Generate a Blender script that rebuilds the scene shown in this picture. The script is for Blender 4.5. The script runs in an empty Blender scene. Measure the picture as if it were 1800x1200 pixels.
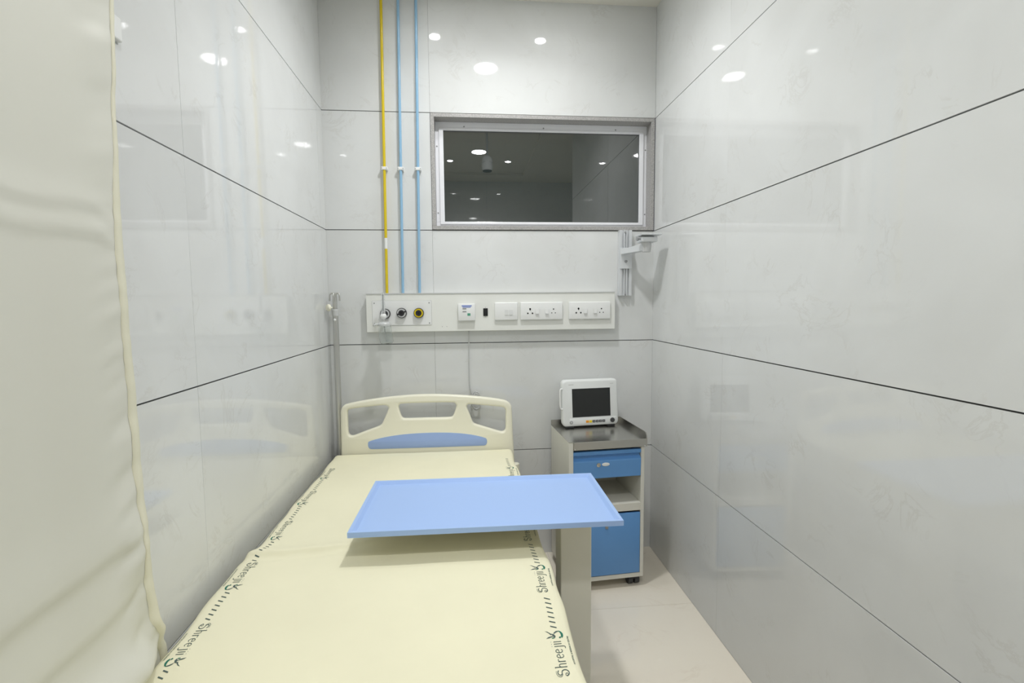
import bpy, bmesh, math, random
from mathutils import Vector, Matrix, noise
random.seed(7)
scene = bpy.context.scene
C = scene.collection

# ------------------------------------------------------------------ camera
FPX = 863.93
YAW, PITCH, ROLL = 0.0909, 0.0795, -0.0094
CAM = Vector((0.7193, -2.661, 1.4162))
W = 1.752                       # width of the bay between the tiled walls
CEIL = 2.972
TRAY = 3.002                    # raised tray in the ceiling
fwd = Vector((math.sin(YAW) * math.cos(PITCH), math.cos(YAW) * math.cos(PITCH), -math.sin(PITCH)))
rgt = Vector((math.cos(YAW), -math.sin(YAW), 0))
upv = rgt.cross(fwd)
r2 = rgt * math.cos(ROLL) + upv * math.sin(ROLL)
u2 = upv * math.cos(ROLL) - rgt * math.sin(ROLL)
cam_d = bpy.data.cameras.new('camera'); cam = bpy.data.objects.new('camera', cam_d); C.objects.link(cam)
cam_d.sensor_width = 36.0; cam_d.sensor_fit = 'HORIZONTAL'; cam_d.lens = FPX / 1800 * 36
cam_d.clip_start = 0.02
mw = Matrix((r2, u2, -fwd)).transposed().to_4x4(); mw.translation = CAM
cam.matrix_world = mw
scene.camera = cam

# ------------------------------------------------------------------ world, exposure
world = bpy.data.worlds.new('world'); scene.world = world; world.use_nodes = True
world.node_tree.nodes['Background'].inputs[0].default_value = (0.01, 0.012, 0.016, 1)   # night outside
world.node_tree.nodes['Background'].inputs[1].default_value = 1.0
scene.view_settings.view_transform = 'Standard'
scene.view_settings.look = 'None'
scene.view_settings.exposure = 1.69
scene.view_settings.gamma = 1.0
scene.view_settings.use_curve_mapping = False
BIG_W, SMALL_W = 22.0, 26.0     # radiance of the round diffusers
BIG_P, SMALL_P = 2.9, 0.30       # watts of the downward beams
SPREAD = math.radians(142)

# ------------------------------------------------------------------ materials
def mat(name, col, rough=0.5, metal=0.0, ior=1.45, emit=None, trans=0.0, bump=0.0, bscale=200.0, var=0.0, vscale=3.0, coat=0.0, alpha=1.0, stretch=None):
    m = bpy.data.materials.new(name); m.use_nodes = True
    nt = m.node_tree; b = nt.nodes['Principled BSDF']
    b.inputs['Base Color'].default_value = (*col, 1)
    b.inputs['Roughness'].default_value = rough
    b.inputs['Metallic'].default_value = metal
    b.inputs['IOR'].default_value = ior
    b.inputs['Transmission Weight'].default_value = trans
    b.inputs['Coat Weight'].default_value = coat
    b.inputs['Alpha'].default_value = alpha
    if emit:
        b.inputs['Emission Color'].default_value = (*emit[0], 1); b.inputs['Emission Strength'].default_value = emit[1]
    if bump or var:
        tc = nt.nodes.new('ShaderNodeTexCoord'); vec = tc.outputs['Object']
        if stretch:
            mp = nt.nodes.new('ShaderNodeMapping'); mp.inputs['Scale'].default_value = stretch
            nt.links.new(vec, mp.inputs['Vector']); vec = mp.outputs['Vector']
        if bump:
            n = nt.nodes.new('ShaderNodeTexNoise'); n.inputs['Scale'].default_value = bscale; n.inputs['Detail'].default_value = 3
            bp = nt.nodes.new('ShaderNodeBump'); bp.inputs['Strength'].default_value = bump; bp.inputs['Distance'].default_value = 0.002
            nt.links.new(vec, n.inputs['Vector']); nt.links.new(n.outputs['Fac'], bp.inputs['Height']); nt.links.new(bp.outputs['Normal'], b.inputs['Normal'])
        if var:
            n2 = nt.nodes.new('ShaderNodeTexNoise'); n2.inputs['Scale'].default_value = vscale; n2.inputs['Detail'].default_value = 4
            mr = nt.nodes.new('ShaderNodeMapRange'); mr.inputs['From Min'].default_value = 0.3; mr.inputs['From Max'].default_value = 0.7
            mr.inputs['To Min'].default_value = 1 - var; mr.inputs['To Max'].default_value = 1 + var * 0.4
            mx = nt.nodes.new('ShaderNodeVectorMath'); mx.operation = 'MULTIPLY'
            mx.inputs[0].default_value = col
            nt.links.new(vec, n2.inputs['Vector']); nt.links.new(n2.outputs['Fac'], mr.inputs['Value'])
            nt.links.new(mr.outputs['Result'], mx.inputs[1]); nt.links.new(mx.outputs[0], b.inputs['Base Color'])
    return m

def tile_mat(name, base, vein, cloud, rough, vein_amt, scale, ior=1.5):
    """polished stone-look porcelain: soft clouds, a few thin veins and flecks, different on every tile"""
    m = bpy.data.materials.new(name); m.use_nodes = True
    nt = m.node_tree; N = nt.nodes.new; Lk = nt.links.new
    b = nt.nodes['Principled BSDF']
    b.inputs['Roughness'].default_value = rough; b.inputs['IOR'].default_value = ior
    tc = N('ShaderNodeTexCoord'); oi = N('ShaderNodeObjectInfo')
    off = N('ShaderNodeVectorMath'); off.operation = 'SCALE'; off.inputs[0].default_value = (37.0, 11.0, 23.0)
    Lk(oi.outputs['Random'], off.inputs['Scale'])
    add = N('ShaderNodeVectorMath'); add.operation = 'ADD'
    Lk(tc.outputs['Object'], add.inputs[0]); Lk(off.outputs[0], add.inputs[1])
    n1 = N('ShaderNodeTexNoise'); n1.inputs['Scale'].default_value = 2.2 * scale; n1.inputs['Detail'].default_value = 5; n1.inputs['Distortion'].default_value = 0.8
    Lk(add.outputs[0], n1.inputs['Vector'])
    n2 = N('ShaderNodeTexNoise'); n2.inputs['Scale'].default_value = 4.0 * scale; n2.inputs['Detail'].default_value = 6; n2.inputs['Roughness'].default_value = 0.62; n2.inputs['Distortion'].default_value = 1.6
    Lk(add.outputs[0], n2.inputs['Vector'])
    # veins: where the second noise crosses its middle value
    s = N('ShaderNodeMath'); s.operation = 'SUBTRACT'; s.inputs[1].default_value = 0.5; Lk(n2.outputs['Fac'], s.inputs[0])
    a = N('ShaderNodeMath'); a.operation = 'ABSOLUTE'; Lk(s.outputs[0], a.inputs[0])
    v = N('ShaderNodeMapRange'); v.inputs['From Min'].default_value = 0.0; v.inputs['From Max'].default_value = 0.03; v.inputs['To Min'].default_value = 1.0; v.inputs['To Max'].default_value = 0.0
    Lk(a.outputs[0], v.inputs['Value'])
    n3 = N('ShaderNodeTexNoise'); n3.inputs['Scale'].default_value = 5.5 * scale; n3.inputs['Detail'].default_value = 2
    Lk(add.outputs[0], n3.inputs['Vector'])
    g = N('ShaderNodeMapRange'); g.inputs['From Min'].default_value = 0.52; g.inputs['From Max'].default_value = 0.66; Lk(n3.outputs['Fac'], g.inputs['Value'])
    vm = N('ShaderNodeMath'); vm.operation = 'MULTIPLY'; Lk(v.outputs['Result'], vm.inputs[0]); Lk(g.outputs['Result'], vm.inputs[1])
    vm2 = N('ShaderNodeMath'); vm2.operation = 'MULTIPLY'; vm2.inputs[1].default_value = vein_amt; Lk(vm.outputs[0], vm2.inputs[0])
    cr = N('ShaderNodeMapRange'); cr.inputs['From Min'].default_value = 0.35; cr.inputs['From Max'].default_value = 0.68; Lk(n1.outputs['Fac'], cr.inputs['Value'])
    m1 = N('ShaderNodeMix'); m1.data_type = 'RGBA'; m1.inputs['A'].default_value = (*base, 1); m1.inputs['B'].default_value = (*cloud, 1); Lk(cr.outputs['Result'], m1.inputs['Factor'])
    m2 = N('ShaderNodeMix'); m2.data_type = 'RGBA'; m2.inputs['B'].default_value = (*vein, 1); Lk(vm2.outputs[0], m2.inputs['Factor']); Lk(m1.outputs['Result'], m2.inputs['A'])
    Lk(m2.outputs['Result'], b.inputs['Base Color'])
    return m

M = {}
M['tile'] = tile_mat('wall_tile', (0.76, 0.775, 0.772), (0.52, 0.50, 0.46), (0.72, 0.732, 0.726), 0.035, 0.23, 1.35)
M['floor'] = tile_mat('floor_tile', (0.93, 0.87, 0.75), (0.78, 0.68, 0.56), (0.90, 0.83, 0.71), 0.10, 0.3, 0.8)
M['groove'] = mat('groove', (0.07, 0.07, 0.068), 0.9)
M['grout'] = mat('grout', (0.55, 0.52, 0.46), 0.9)
M['ceil'] = mat('ceiling_paint', (0.84, 0.82, 0.74), 0.85, bump=0.05, bscale=300)
M['granite'] = mat('granite', (0.46, 0.45, 0.44), 0.35, var=0.35, vscale=220)
M['alu_white'] = mat('white_aluminium', (0.90, 0.91, 0.95), 0.25, coat=0.3)
M['glass_dark'] = mat('dark_glass', (0.020, 0.028, 0.027), 0.0, ior=2.45)
M['white'] = mat('white_powdercoat', (0.84, 0.85, 0.81), 0.3)
M['white_pl'] = mat('white_plastic', (0.86, 0.87, 0.86), 0.22)
M['switch'] = mat('switch_plastic', (0.74, 0.75, 0.74), 0.25)
M['mon_pl'] = mat('monitor_plastic', (0.80, 0.82, 0.81), 0.3)
M['black'] = mat('black_plastic', (0.015, 0.016, 0.017), 0.35)
M['dark'] = mat('dark_plastic', (0.05, 0.053, 0.055), 0.4)
M['screen'] = mat('screen', (0.022, 0.024, 0.024), 0.25)
M['grey'] = mat('grey_plastic', (0.32, 0.33, 0.34), 0.4)
M['lgrey'] = mat('light_grey_plastic', (0.58, 0.59, 0.59), 0.4)
M['steel'] = mat('brushed_steel', (0.55, 0.54, 0.51), 0.22, 1.0, bump=0.06, bscale=60, stretch=(1, 18, 18))
M['chrome'] = mat('chrome', (0.75, 0.76, 0.77), 0.12, 1.0)
M['pole'] = mat('pole_steel', (0.62, 0.62, 0.60), 0.3, 0.85)
M['alu'] = mat('anodised_aluminium', (0.74, 0.76, 0.78), 0.35, 0.35)
M['yellow'] = mat('yellow_paint', (0.72, 0.55, 0.02), 0.2)
M['pblue'] = mat('pale_blue_paint', (0.29, 0.50, 0.70), 0.2)
M['tray'] = mat('tray_blue', (0.39, 0.56, 0.92), 0.38)
M['cabblue'] = mat('cabinet_blue', (0.14, 0.35, 0.72), 0.35)
M['cabgrey'] = mat('cabinet_grey', (0.78, 0.77, 0.70), 0.4)
M['colgrey'] = mat('column_grey', (0.80, 0.79, 0.69), 0.4)
M['cream'] = mat('cream_plastic', (0.92, 0.90, 0.75), 0.3, bump=0.02, bscale=400)
M['hbblue'] = mat('headboard_blue', (0.34, 0.47, 0.80), 0.3)
M['sheet'] = mat('sheet_cotton', (0.875, 0.845, 0.63), 0.8, bump=0.06, bscale=900, var=0.03, vscale=5)
M['mattress'] = mat('mattress_cover', (0.55, 0.56, 0.58), 0.6)
M['print'] = mat('print_grey_green', (0.085, 0.125, 0.115), 0.8)
M['pgreen'] = mat('print_green', (0.02, 0.17, 0.115), 0.8)
M['curtain'] = mat('curtain_fabric', (0.72, 0.72, 0.65), 0.55, bump=0.05, bscale=1200)
M['hem'] = mat('curtain_hem', (0.80, 0.78, 0.63), 0.7, bump=0.1, bscale=300)
M['clear'] = mat('clear_plastic', (0.93, 0.95, 0.95), 0.03, trans=1.0, ior=1.35)
M['clearcap'] = mat('frosted_cap', (0.85, 0.87, 0.87), 0.2, trans=0.35)
M['orange'] = mat('orange_key', (0.85, 0.35, 0.02), 0.4)
M['ykey'] = mat('yellow_key', (0.85, 0.65, 0.03), 0.4)
M['lblue'] = mat('label_blue', (0.22, 0.30, 0.66), 0.5)
M['lgreen'] = mat('label_green', (0.10, 0.36, 0.24), 0.5)
M['lampbig'] = mat('diffuser_large', (0.9, 0.9, 0.9), 0.5, emit=((0.988, 0.992, 0.995), BIG_W))
M['lampsmall'] = mat('diffuser_small', (0.9, 0.9, 0.9), 0.5, emit=((0.988, 0.992, 0.995), SMALL_W))
M['door'] = mat('door_laminate', (0.55, 0.53, 0.48), 0.4)
M['ring_blk'] = mat('outlet_black', (0.03, 0.03, 0.033), 0.3)

# ------------------------------------------------------------------ mesh helpers
MW = {}
def empty(name, loc, rz=0, label=None, cat=None, group=None, kind=None):
    o = bpy.data.objects.new(name, None); C.objects.link(o); o.empty_display_size = 0.05
    o.location = loc; o.rotation_euler = (0, 0, rz)
    MW[o.name] = Matrix.Translation(loc) @ Matrix.Rotation(rz, 4, 'Z')
    tag(o, label, cat, group, kind)
    return o
def tag(o, label=None, cat=None, group=None, kind=None):
    if label: o['label'] = label
    if cat: o['category'] = cat
    if group: o['group'] = group
    if kind: o['kind'] = kind
    return o
def obj(name, bm, m, parent=None, world=False, smooth=False, auto=None):
    """link a bmesh as one object; parent's space unless world=True"""
    if world and parent is not None: bm.transform(MW[parent.name].inverted())
    me = bpy.data.meshes.new(name); bm.normal_update(); bm.to_mesh(me); bm.free()
    for x in (m if isinstance(m, (list, tuple)) else [m]): me.materials.append(M[x])
    if smooth:
        me.shade_smooth()
        if auto is not None: me.set_sharp_from_angle(angle=math.radians(auto))
    o = bpy.data.objects.new(name, me); C.objects.link(o)
    if parent is not None: o.parent = parent; MW[o.name] = MW[parent.name]
    else: MW[o.name] = Matrix.Identity(4)
    return o
def nb(): return bmesh.new()
def box(bm, x0, x1, y0, y1, z0, z1, bev=0, seg=2, mi=0):
    vs = [bm.verts.new(p) for p in ((x0,y0,z0),(x1,y0,z0),(x1,y1,z0),(x0,y1,z0),(x0,y0,z1),(x1,y0,z1),(x1,y1,z1),(x0,y1,z1))]
    fs = [bm.faces.new([vs[i] for i in q]) for q in ((3,2,1,0),(4,5,6,7),(0,1,5,4),(1,2,6,5),(2,3,7,6),(3,0,4,7))]
    for f in fs: f.material_index = mi
    if bev:
        es = list({e for f in fs for e in f.edges})
        bmesh.ops.bevel(bm, geom=es, offset=bev, segments=seg, profile=0.5, affect='EDGES')
    return bm
def Box(*a, **k): return box(nb(), *a, **k)
def frame_of(d):
    d = Vector(d).normalized(); a = Vector((0, 0, 1)) if abs(d.z) < 0.9 else Vector((1, 0, 0))
    x = a.cross(d).normalized(); return x, d.cross(x)
def lathe(bm, origin, axis, prof, seg=24, mi=0, cap=True):
    """prof: list of (distance along axis, radius)"""
    o = Vector(origin); d = Vector(axis).normalized(); x, y = frame_of(d); rings = []
    for t, r in prof:
        rings.append([bm.verts.new(o + d * t + (x * math.cos(2*math.pi*i/seg) + y * math.sin(2*math.pi*i/seg)) * max(r, 1e-5)) for i in range(seg)])
    for a, b in zip(rings, rings[1:]):
        for i in range(seg):
            f = bm.faces.new((a[i], a[(i+1) % seg], b[(i+1) % seg], b[i])); f.material_index = mi
    if cap:
        bm.faces.new(list(reversed(rings[0]))).material_index = mi; bm.faces.new(rings[-1]).material_index = mi
    return bm
def cyl(bm, p0, p1, r, seg=16, mi=0):
    d = Vector(p1) - Vector(p0); return lathe(bm, p0, d, [(0, r), (d.length, r)], seg, mi)
def ball(bm, c, r, seg=16, rings=10, mi=0):
    return lathe(bm, c, (0, 0, 1), [(-r * math.cos(math.pi * i / rings), r * math.sin(math.pi * i / rings)) for i in range(rings + 1)], seg, mi, cap=False)
def tube(bm, pts, r, seg=8, mi=0):
    pts = [Vector(p) for p in pts]; rings = []
    px = None
    for i, p in enumerate(pts):
        d = (pts[min(i+1, len(pts)-1)] - pts[max(i-1, 0)]).normalized()
        if px is None: x, y = frame_of(d)
        else:
            x = (px - d * px.dot(d)).normalized(); y = d.cross(x)
        px = x
        rr = r[i] if isinstance(r, (list, tuple)) else r
        rings.append([bm.verts.new(p + (x * math.cos(2*math.pi*k/seg) + y * math.sin(2*math.pi*k/seg)) * rr) for k in range(seg)])
    for a, b in zip(rings, rings[1:]):
        for i in range(seg):
            bm.faces.new((a[i], a[(i+1) % seg], b[(i+1) % seg], b[i])).material_index = mi
    bm.faces.new(list(reversed(rings[0]))).material_index = mi; bm.faces.new(rings[-1]).material_index = mi
    return bm
def smooth_path(pts, n=8):
    """Catmull-Rom through the points"""
    P = [Vector(p) for p in pts]; P = [P[0]*2 - P[1]] + P + [P[-1]*2 - P[-2]]; out = []
    for i in range(1, len(P) - 2):
        for k in range(n):
            t = k / n; a, b, c, d = P[i-1:i+3]
            out.append(0.5 * ((2*b) + (c-a)*t + (2*a-5*b+4*c-d)*t*t + (3*b-a-3*c+d)*t**3))
    out.append(P[-2]); return out
def clamp(v, a, b): return max(a, min(b, v))
def sst(a, b, x):
    t = clamp((x - a) / (b - a), 0, 1); return t*t*(3-2*t)

# ------------------------------------------------------------------ the room: walls of polished tiles
ROWS = [0.0, 0.6, 1.2, 1.8, 2.4, CEIL]
GAP = 0.0020
tile_cache = {}
def tile_mesh(w, h, t=0.010):
    k = (round(w, 4), round(h, 4))
    if k not in tile_cache:
        bm = Box(-w/2, w/2, 0, t, -h/2, h/2)
        me = bpy.data.meshes.new('tile'); bm.to_mesh(me); bm.free(); me.materials.append(M['tile']); tile_cache[k] = me
    return tile_cache[k]
def tiled_wall(name, origin, ang, cuts, skip=(), hole=None, thick=0.12):
    """origin = lower corner; u runs along the wall (angle ang), tiles' faces look to local -y"""
    root_m = Matrix.Translation(origin) @ Matrix.Rotation(ang, 4, 'Z')
    bm = nb(); L = cuts[-1]; y0 = 0.0085
    if hole:
        hx0, hx1, hz0, hz1 = hole
        box(bm, 0, hx0, y0, thick, 0, CEIL); box(bm, hx1, L, y0, thick, 0, CEIL)
        box(bm, hx0, hx1, y0, thick, 0, hz0); box(bm, hx0, hx1, y0, thick, hz1, CEIL)
    else: box(bm, 0, L, y0, thick, 0, CEIL)
    wall = obj(name, bm, 'groove'); wall.matrix_world = root_m; wall['kind'] = 'structure'; MW[wall.name] = root_m
    for r in range(5):
        for c in range(len(cuts) - 1):
            if (r, c) in skip: continue
            u0, u1 = cuts[c], cuts[c+1]; z0, z1 = ROWS[r], ROWS[r+1]
            a = u0 + (0.0004 if c else 0); b = u1 - 0.0004
            lo = z0 + (GAP if r else 0.0); hi = z1 - (GAP if r < 4 else 0.0)
            t = bpy.data.objects.new('tile', tile_mesh(b - a, hi - lo)); C.objects.link(t); t.parent = wall
            t.location = ((a + b) / 2, 0, (lo + hi) / 2)
            t.rotation_euler = (random.uniform(-1, 1) * 0.0010, 0, random.uniform(-1, 1) * 0.0007)
    return wall
PI = math.pi
YR, XR = -3.70, 3.10            # rear wall and side wall behind the photographer
wall_back = tiled_wall('wall_back', (0, 0, 0), 0, [0, 0.545, W], skip={(3, 1)}, hole=(0.546, 1.748, 1.803, 2.397))
tiled_wall('wall_left', (0, YR, 0), PI/2, [0, -2.49 - YR, -1.29 - YR, -0.09 - YR, -YR])
tiled_wall('wall_right', (W, 0, 0), -PI/2, [0, 0.76, 1.95])
tiled_wall('wall_return', (W + 0.12, -1.95, 0), 0, [0, XR - W - 0.12])
tiled_wall('wall_side', (XR, -1.95, 0), -PI/2, [0, 1.2, 1.95 - 0.2])
tiled_wall('wall_rear', (XR, YR, 0), PI, [0, 1.0, 2.1, XR], skip={(0, 1), (1, 1), (2, 1)})
# end cap of the right wall where the bay opens out
tag(obj('trim_1', Box(W + 0.0, W + 0.12, -1.962, -1.9505, 0, CEIL), 'tile'), kind='structure')

# door in the rear wall (behind the photographer)
d = empty('door_1', (0.98, YR + 0.0, 0), kind='structure')
bm = nb(); box(bm, 0.022, 1.118, -0.02, 0.008, 1.735, 1.797); box(bm, 0.022, 0.082, -0.02, 0.008, 0, 1.735); box(bm, 1.058, 1.118, -0.02, 0.008, 0, 1.735)
obj('door_frame', bm, 'alu_white', d)
leaf = obj('door_leaf', Box(0.084, 1.056, -0.008, 0.004, 0.006, 1.733), 'door', d)
obj('door_handle', tube(nb(), [(0.16, 0.004, 0.95), (0.16, 0.05, 0.95), (0.28, 0.05, 0.95)], 0.009), 'chrome', leaf)

# floor: cream tiles on a grouted bed
fl = obj('floor', Box(-0.12, XR + 0.12, YR - 0.12, 0.12, -0.10, -0.0015), 'grout'); fl['kind'] = 'structure'
xs = [0.0, 0.552, 1.152, W, 2.352, XR]; ys = [0.0, -0.541, -1.741, -2.941, YR]
for i in range(len(xs) - 1):
    for j in range(len(ys) - 1):
        if xs[i] >= W - 0.01 and ys[j] > -1.0: continue
        o = obj('floor_tile', Box(xs[i] + 0.0006, xs[i+1] - 0.0006, ys[j+1] + 0.0006, ys[j] - 0.0006, -0.010, 0.0), 'floor', fl)

# ceiling with a raised tray
bm = nb()
tx0, tx1, ty0, ty1 = 0.31, 1.44, -3.375, -0.20
box(bm, -0.12, tx0, YR - 0.12, 0.12, CEIL, CEIL + 0.1); box(bm, tx1, XR + 0.12, YR - 0.12, 0.12, CEIL, CEIL + 0.1)
box(bm, tx0, tx1, YR - 0.12, ty0, CEIL, CEIL + 0.1); box(bm, tx0, tx1, ty1, 0.12, CEIL, CEIL + 0.1)
box(bm, tx0, tx1, ty0, ty1, TRAY, CEIL + 0.1)
tag(obj('ceiling', bm, 'ceil'), kind='structure')

# ------------------------------------------------------------------ window: granite lining, white aluminium frame, dark glass
win = empty('window_1', (0.552, 0, 1.806), kind='structure')
x0, x1, z0, z1 = 0.5465, 1.7475, 1.8025, 2.3975; t = 0.019
for a in ((x0, x1, z1 - t, z1), (x0, x1, z0, z0 + t), (x0, x0 + t, z0 + t, z1 - t), (x1 - t, x1, z0 + t, z1 - t)):
    obj('granite_lining', Box(a[0], a[1], -0.006, 0.095, a[2], a[3], bev=0.001, seg=1), 'granite', win, world=True)
ix0, ix1, iz0, iz1 = x0 + t, x1 - t, z0 + t, z1 - t
fy = 0.062
for nm, a in (('top', (ix0, ix1, iz1 - 0.044, iz1)), ('bottom', (ix0, ix1, iz0, iz0 + 0.030)), ('l', (ix0, ix0 + 0.042, iz0 + 0.030, iz1 - 0.044)), ('r', (ix1 - 0.042, ix1, iz0 + 0.030, iz1 - 0.044))):
    obj('frame_bar', Box(a[0], a[1], fy, fy + 0.03, a[2], a[3], bev=0.0015, seg=1), 'alu_white', win, world=True)
gx0, gx1, gz0, gz1 = ix0 + 0.042, ix1 - 0.042, iz0 + 0.030, iz1 - 0.044
for a in ((gx0 - 0.022, gx1 + 0.022, gz1 - 0.002, gz1 + 0.010), (gx0 - 0.022, gx1 + 0.022, gz0 - 0.012, gz0 + 0.002), (gx0 - 0.022, gx0 + 0.002, gz0, gz1), (gx1 - 0.002, gx1 + 0.022, gz0, gz1)):
    obj('glazing_bead', Box(a[0], a[1], fy - 0.008, fy + 0.004, a[2], a[3], bev=0.002, seg=2), 'alu_white', win, world=True)
obj('pane', Box(gx0 - 0.004, gx1 + 0.004, fy + 0.006, fy + 0.014, gz0 - 0.004, gz1 + 0.004), 'glass_dark', win, world=True)
for sx in (0.72, 1.15, 1.55):
    obj('screw', lathe(nb(), (sx, fy, iz1 - 0.024), (0, -1, 0), [(0, 0.004), (0.0015, 0.004), (0.002, 0.002)], 10), 'grey', win, world=True)
for sz in (1.90, 2.25):
    for sx in (ix0 + 0.009, ix1 - 0.008):
        obj('screw', lathe(nb(), (sx, fy, sz), (0, -1, 0), [(0, 0.004), (0.0015, 0.004), (0.002, 0.002)], 10), 'grey', win, world=True)

# ------------------------------------------------------------------ ceiling lights
def downlight(x, y, r, m, label, group):
    o = empty('ceiling_light', (x, y, TRAY), label=label, cat='ceiling light', group=group)
    obj('trim_ring', lathe(nb(), (0, 0, 0), (0, 0, -1), [(0, r + 0.012), (0.006, r + 0.012), (0.009, r + 0.006), (0.007, r), (0.0, r)], 40, cap=False), 'white_pl', o, smooth=True, auto=40)
    obj('diffuser', lathe(nb(), (0, 0, 0), (0, 0, -1), [(0.001, r - 0.0003), (0.0055, r - 0.0003), (0.0065, r * 0.9)], 40), m, o)
    ld = bpy.data.lights.new('beam', 'AREA'); ld.shape = 'DISK'; ld.size = 2 * r; ld.spread = SPREAD
    ld.energy = BIG_P if m == 'lampbig' else SMALL_P; ld.color = (0.988, 0.992, 0.995)
    lo = bpy.data.objects.new('beam', ld); C.objects.link(lo); lo.parent = o; lo.location = (0, 0, -0.0105)
G = 'round ceiling lights'
downlight(0.874, -0.80, 0.075, 'lampbig', 'large round ceiling light above the head end of the bed', G)
downlight(0.874, -2.53, 0.075, 'lampbig', 'large round ceiling light near the photographer', G)
downlight(1.19, -0.425, 0.031, 'lampsmall', 'small round spotlight in front of the window, right one', G)
downlight(0.556, -0.425, 0.031, 'lampsmall', 'small round spotlight in front of the gas pipes, left one', G)
downlight(1.21, -2.87, 0.031, 'lampsmall', 'small round spotlight by the rear edge of the ceiling tray, on the bay opening side', G)
downlight(0.56, -2.87, 0.031, 'lampsmall', 'small round spotlight by the rear edge of the ceiling tray, on the curtain side', G)

# security camera hanging from the ceiling tray (seen mirrored in the window)
sc = empty('security_camera', (0.92, -1.65, TRAY), label='small white ceiling camera on a thin rod, mirrored in the dark window', cat='camera')
obj('mount', lathe(nb(), (0, 0, 0), (0, 0, -1), [(0, 0.035), (0.012, 0.035), (0.02, 0.012)], 20), 'white_pl', sc, smooth=True, auto=40)
obj('rod', cyl(nb(), (0, 0, -0.01), (0, 0, -0.31), 0.011, 10), 'lgrey', sc, smooth=True, auto=40)
hd = obj('housing', lathe(nb(), (0, 0, -0.295), (0, 0, -1), [(0, 0.012), (0.01, 0.034), (0.03, 0.047), (0.06, 0.05), (0.062, 0.046), (0.068, 0.046), (0.07, 0.05), (0.12, 0.048), (0.13, 0.04)], 24), 'white_pl', sc, smooth=True, auto=40)
obj('lens_ring', lathe(nb(), (0, 0, -0.425), (0, 0, -1), [(0, 0.041), (0.008, 0.039), (0.012, 0.026)], 24), 'dark', hd, smooth=True, auto=40)

# ------------------------------------------------------------------ gas pipes
def pipe(name, xt, xb, m, label, band=False):
    yy = -0.022
    root = empty(name, (xb, yy, 1.468), label=label, cat='pipe', group='gas pipes down to the bed-head panel')
    pts = [Vector((xb + (xt - xb) * k / 20, yy, 1.4685 + (CEIL - 0.0005 - 1.4685) * k / 20)) for k in range(21)]
    bm = nb(); seg = 14
    tube(bm, pts, 0.0072, seg)
    p = obj('pipe_run', bm, m, root, world=True, smooth=True, auto=50)
    xc = xb + (xt - xb) * (2.108 - 1.468) / (CEIL - 1.468)
    s = obj('saddle_clip', Box(xc - 0.016, xc + 0.016, -0.032, -0.0005, 2.100, 2.116, bev=0.003), 'white_pl', root, world=True)
    for dx in (-0.0125, 0.0125):
        obj('screw', lathe(nb(), (xc + dx, -0.0315, 2.108), (0, -1, 0), [(0, 0.0025), (0.002, 0.002)], 8), 'grey', s, world=True)
    if band:
        obj('paper_label', lathe(nb(), (xb + (xt - xb) * 0.165, yy, 1.700), (0, 0, 1), [(0, 0.0077), (0.055, 0.0077)], seg, cap=False), 'white_pl', root, world=True, smooth=True)
pipe('gas_pipe', 0.316, 0.304, 'yellow', 'yellow gas pipe on the wall, leftmost of the three', True)
pipe('gas_pipe', 0.400, 0.386, 'pblue', 'pale blue gas pipe next to the yellow one')
pipe('gas_pipe', 0.489, 0.473, 'pblue', 'pale blue gas pipe nearest the window')

# ------------------------------------------------------------------ bed-head panel
PY = -0.045
hp = empty('bed_head_panel', (0.199, 0, 1.267), label='long white bed-head panel with gas outlets and sockets', cat='wall panel')
obj('housing', Box(0.199, 1.522, PY, -0.001, 1.267, 1.468, bev=0.002), 'white', hp, world=True)
obj('top_trim', Box(0.199, 1.520, PY - 0.003, PY + 0.004, 1.4645, 1.4695), 'lgrey', hp, world=True)
for sx, sz in ((0.589, 1.292), (0.613, 1.292)):
    obj('rivet', lathe(nb(), (sx, PY, sz), (0, -1, 0), [(0, 0.0018), (0.001, 0.0014)], 8), 'grey', hp, world=True)
for sz in (1.415, 1.325):
    obj('side_screw', lathe(nb(), (1.522, -0.016, sz), (1, 0, 0), [(0, 0.004), (0.003, 0.003)], 8), 'black', hp, world=True)
op = obj('outlet_plate', Box(0.230, 0.534, PY - 0.0025, PY, 1.302, 1.429, bev=0.0008, seg=1), 'white_pl', hp, world=True)
edge = nb()
for a in ((0.2290, 0.5350, 1.4290, 1.4300), (0.2290, 0.5350, 1.3010, 1.3020), (0.2290, 0.2300, 1.302, 1.429), (0.5340, 0.5350, 1.302, 1.429)):
    box(edge, a[0], a[1], PY - 0.0004, PY, a[2], a[3])
obj('painted_shadow_line', edge, 'grey', op, world=True)  # solid grey strips, the shadow line around the plate put in as colour
for sx in (0.241, 0.523):
    for sz in (1.312, 1.418):
        obj('screw', lathe(nb(), (sx, PY - 0.0025, sz), (0, -1, 0), [(0, 0.0036), (0.0015, 0.003)], 10), 'grey', op, world=True)
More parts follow.
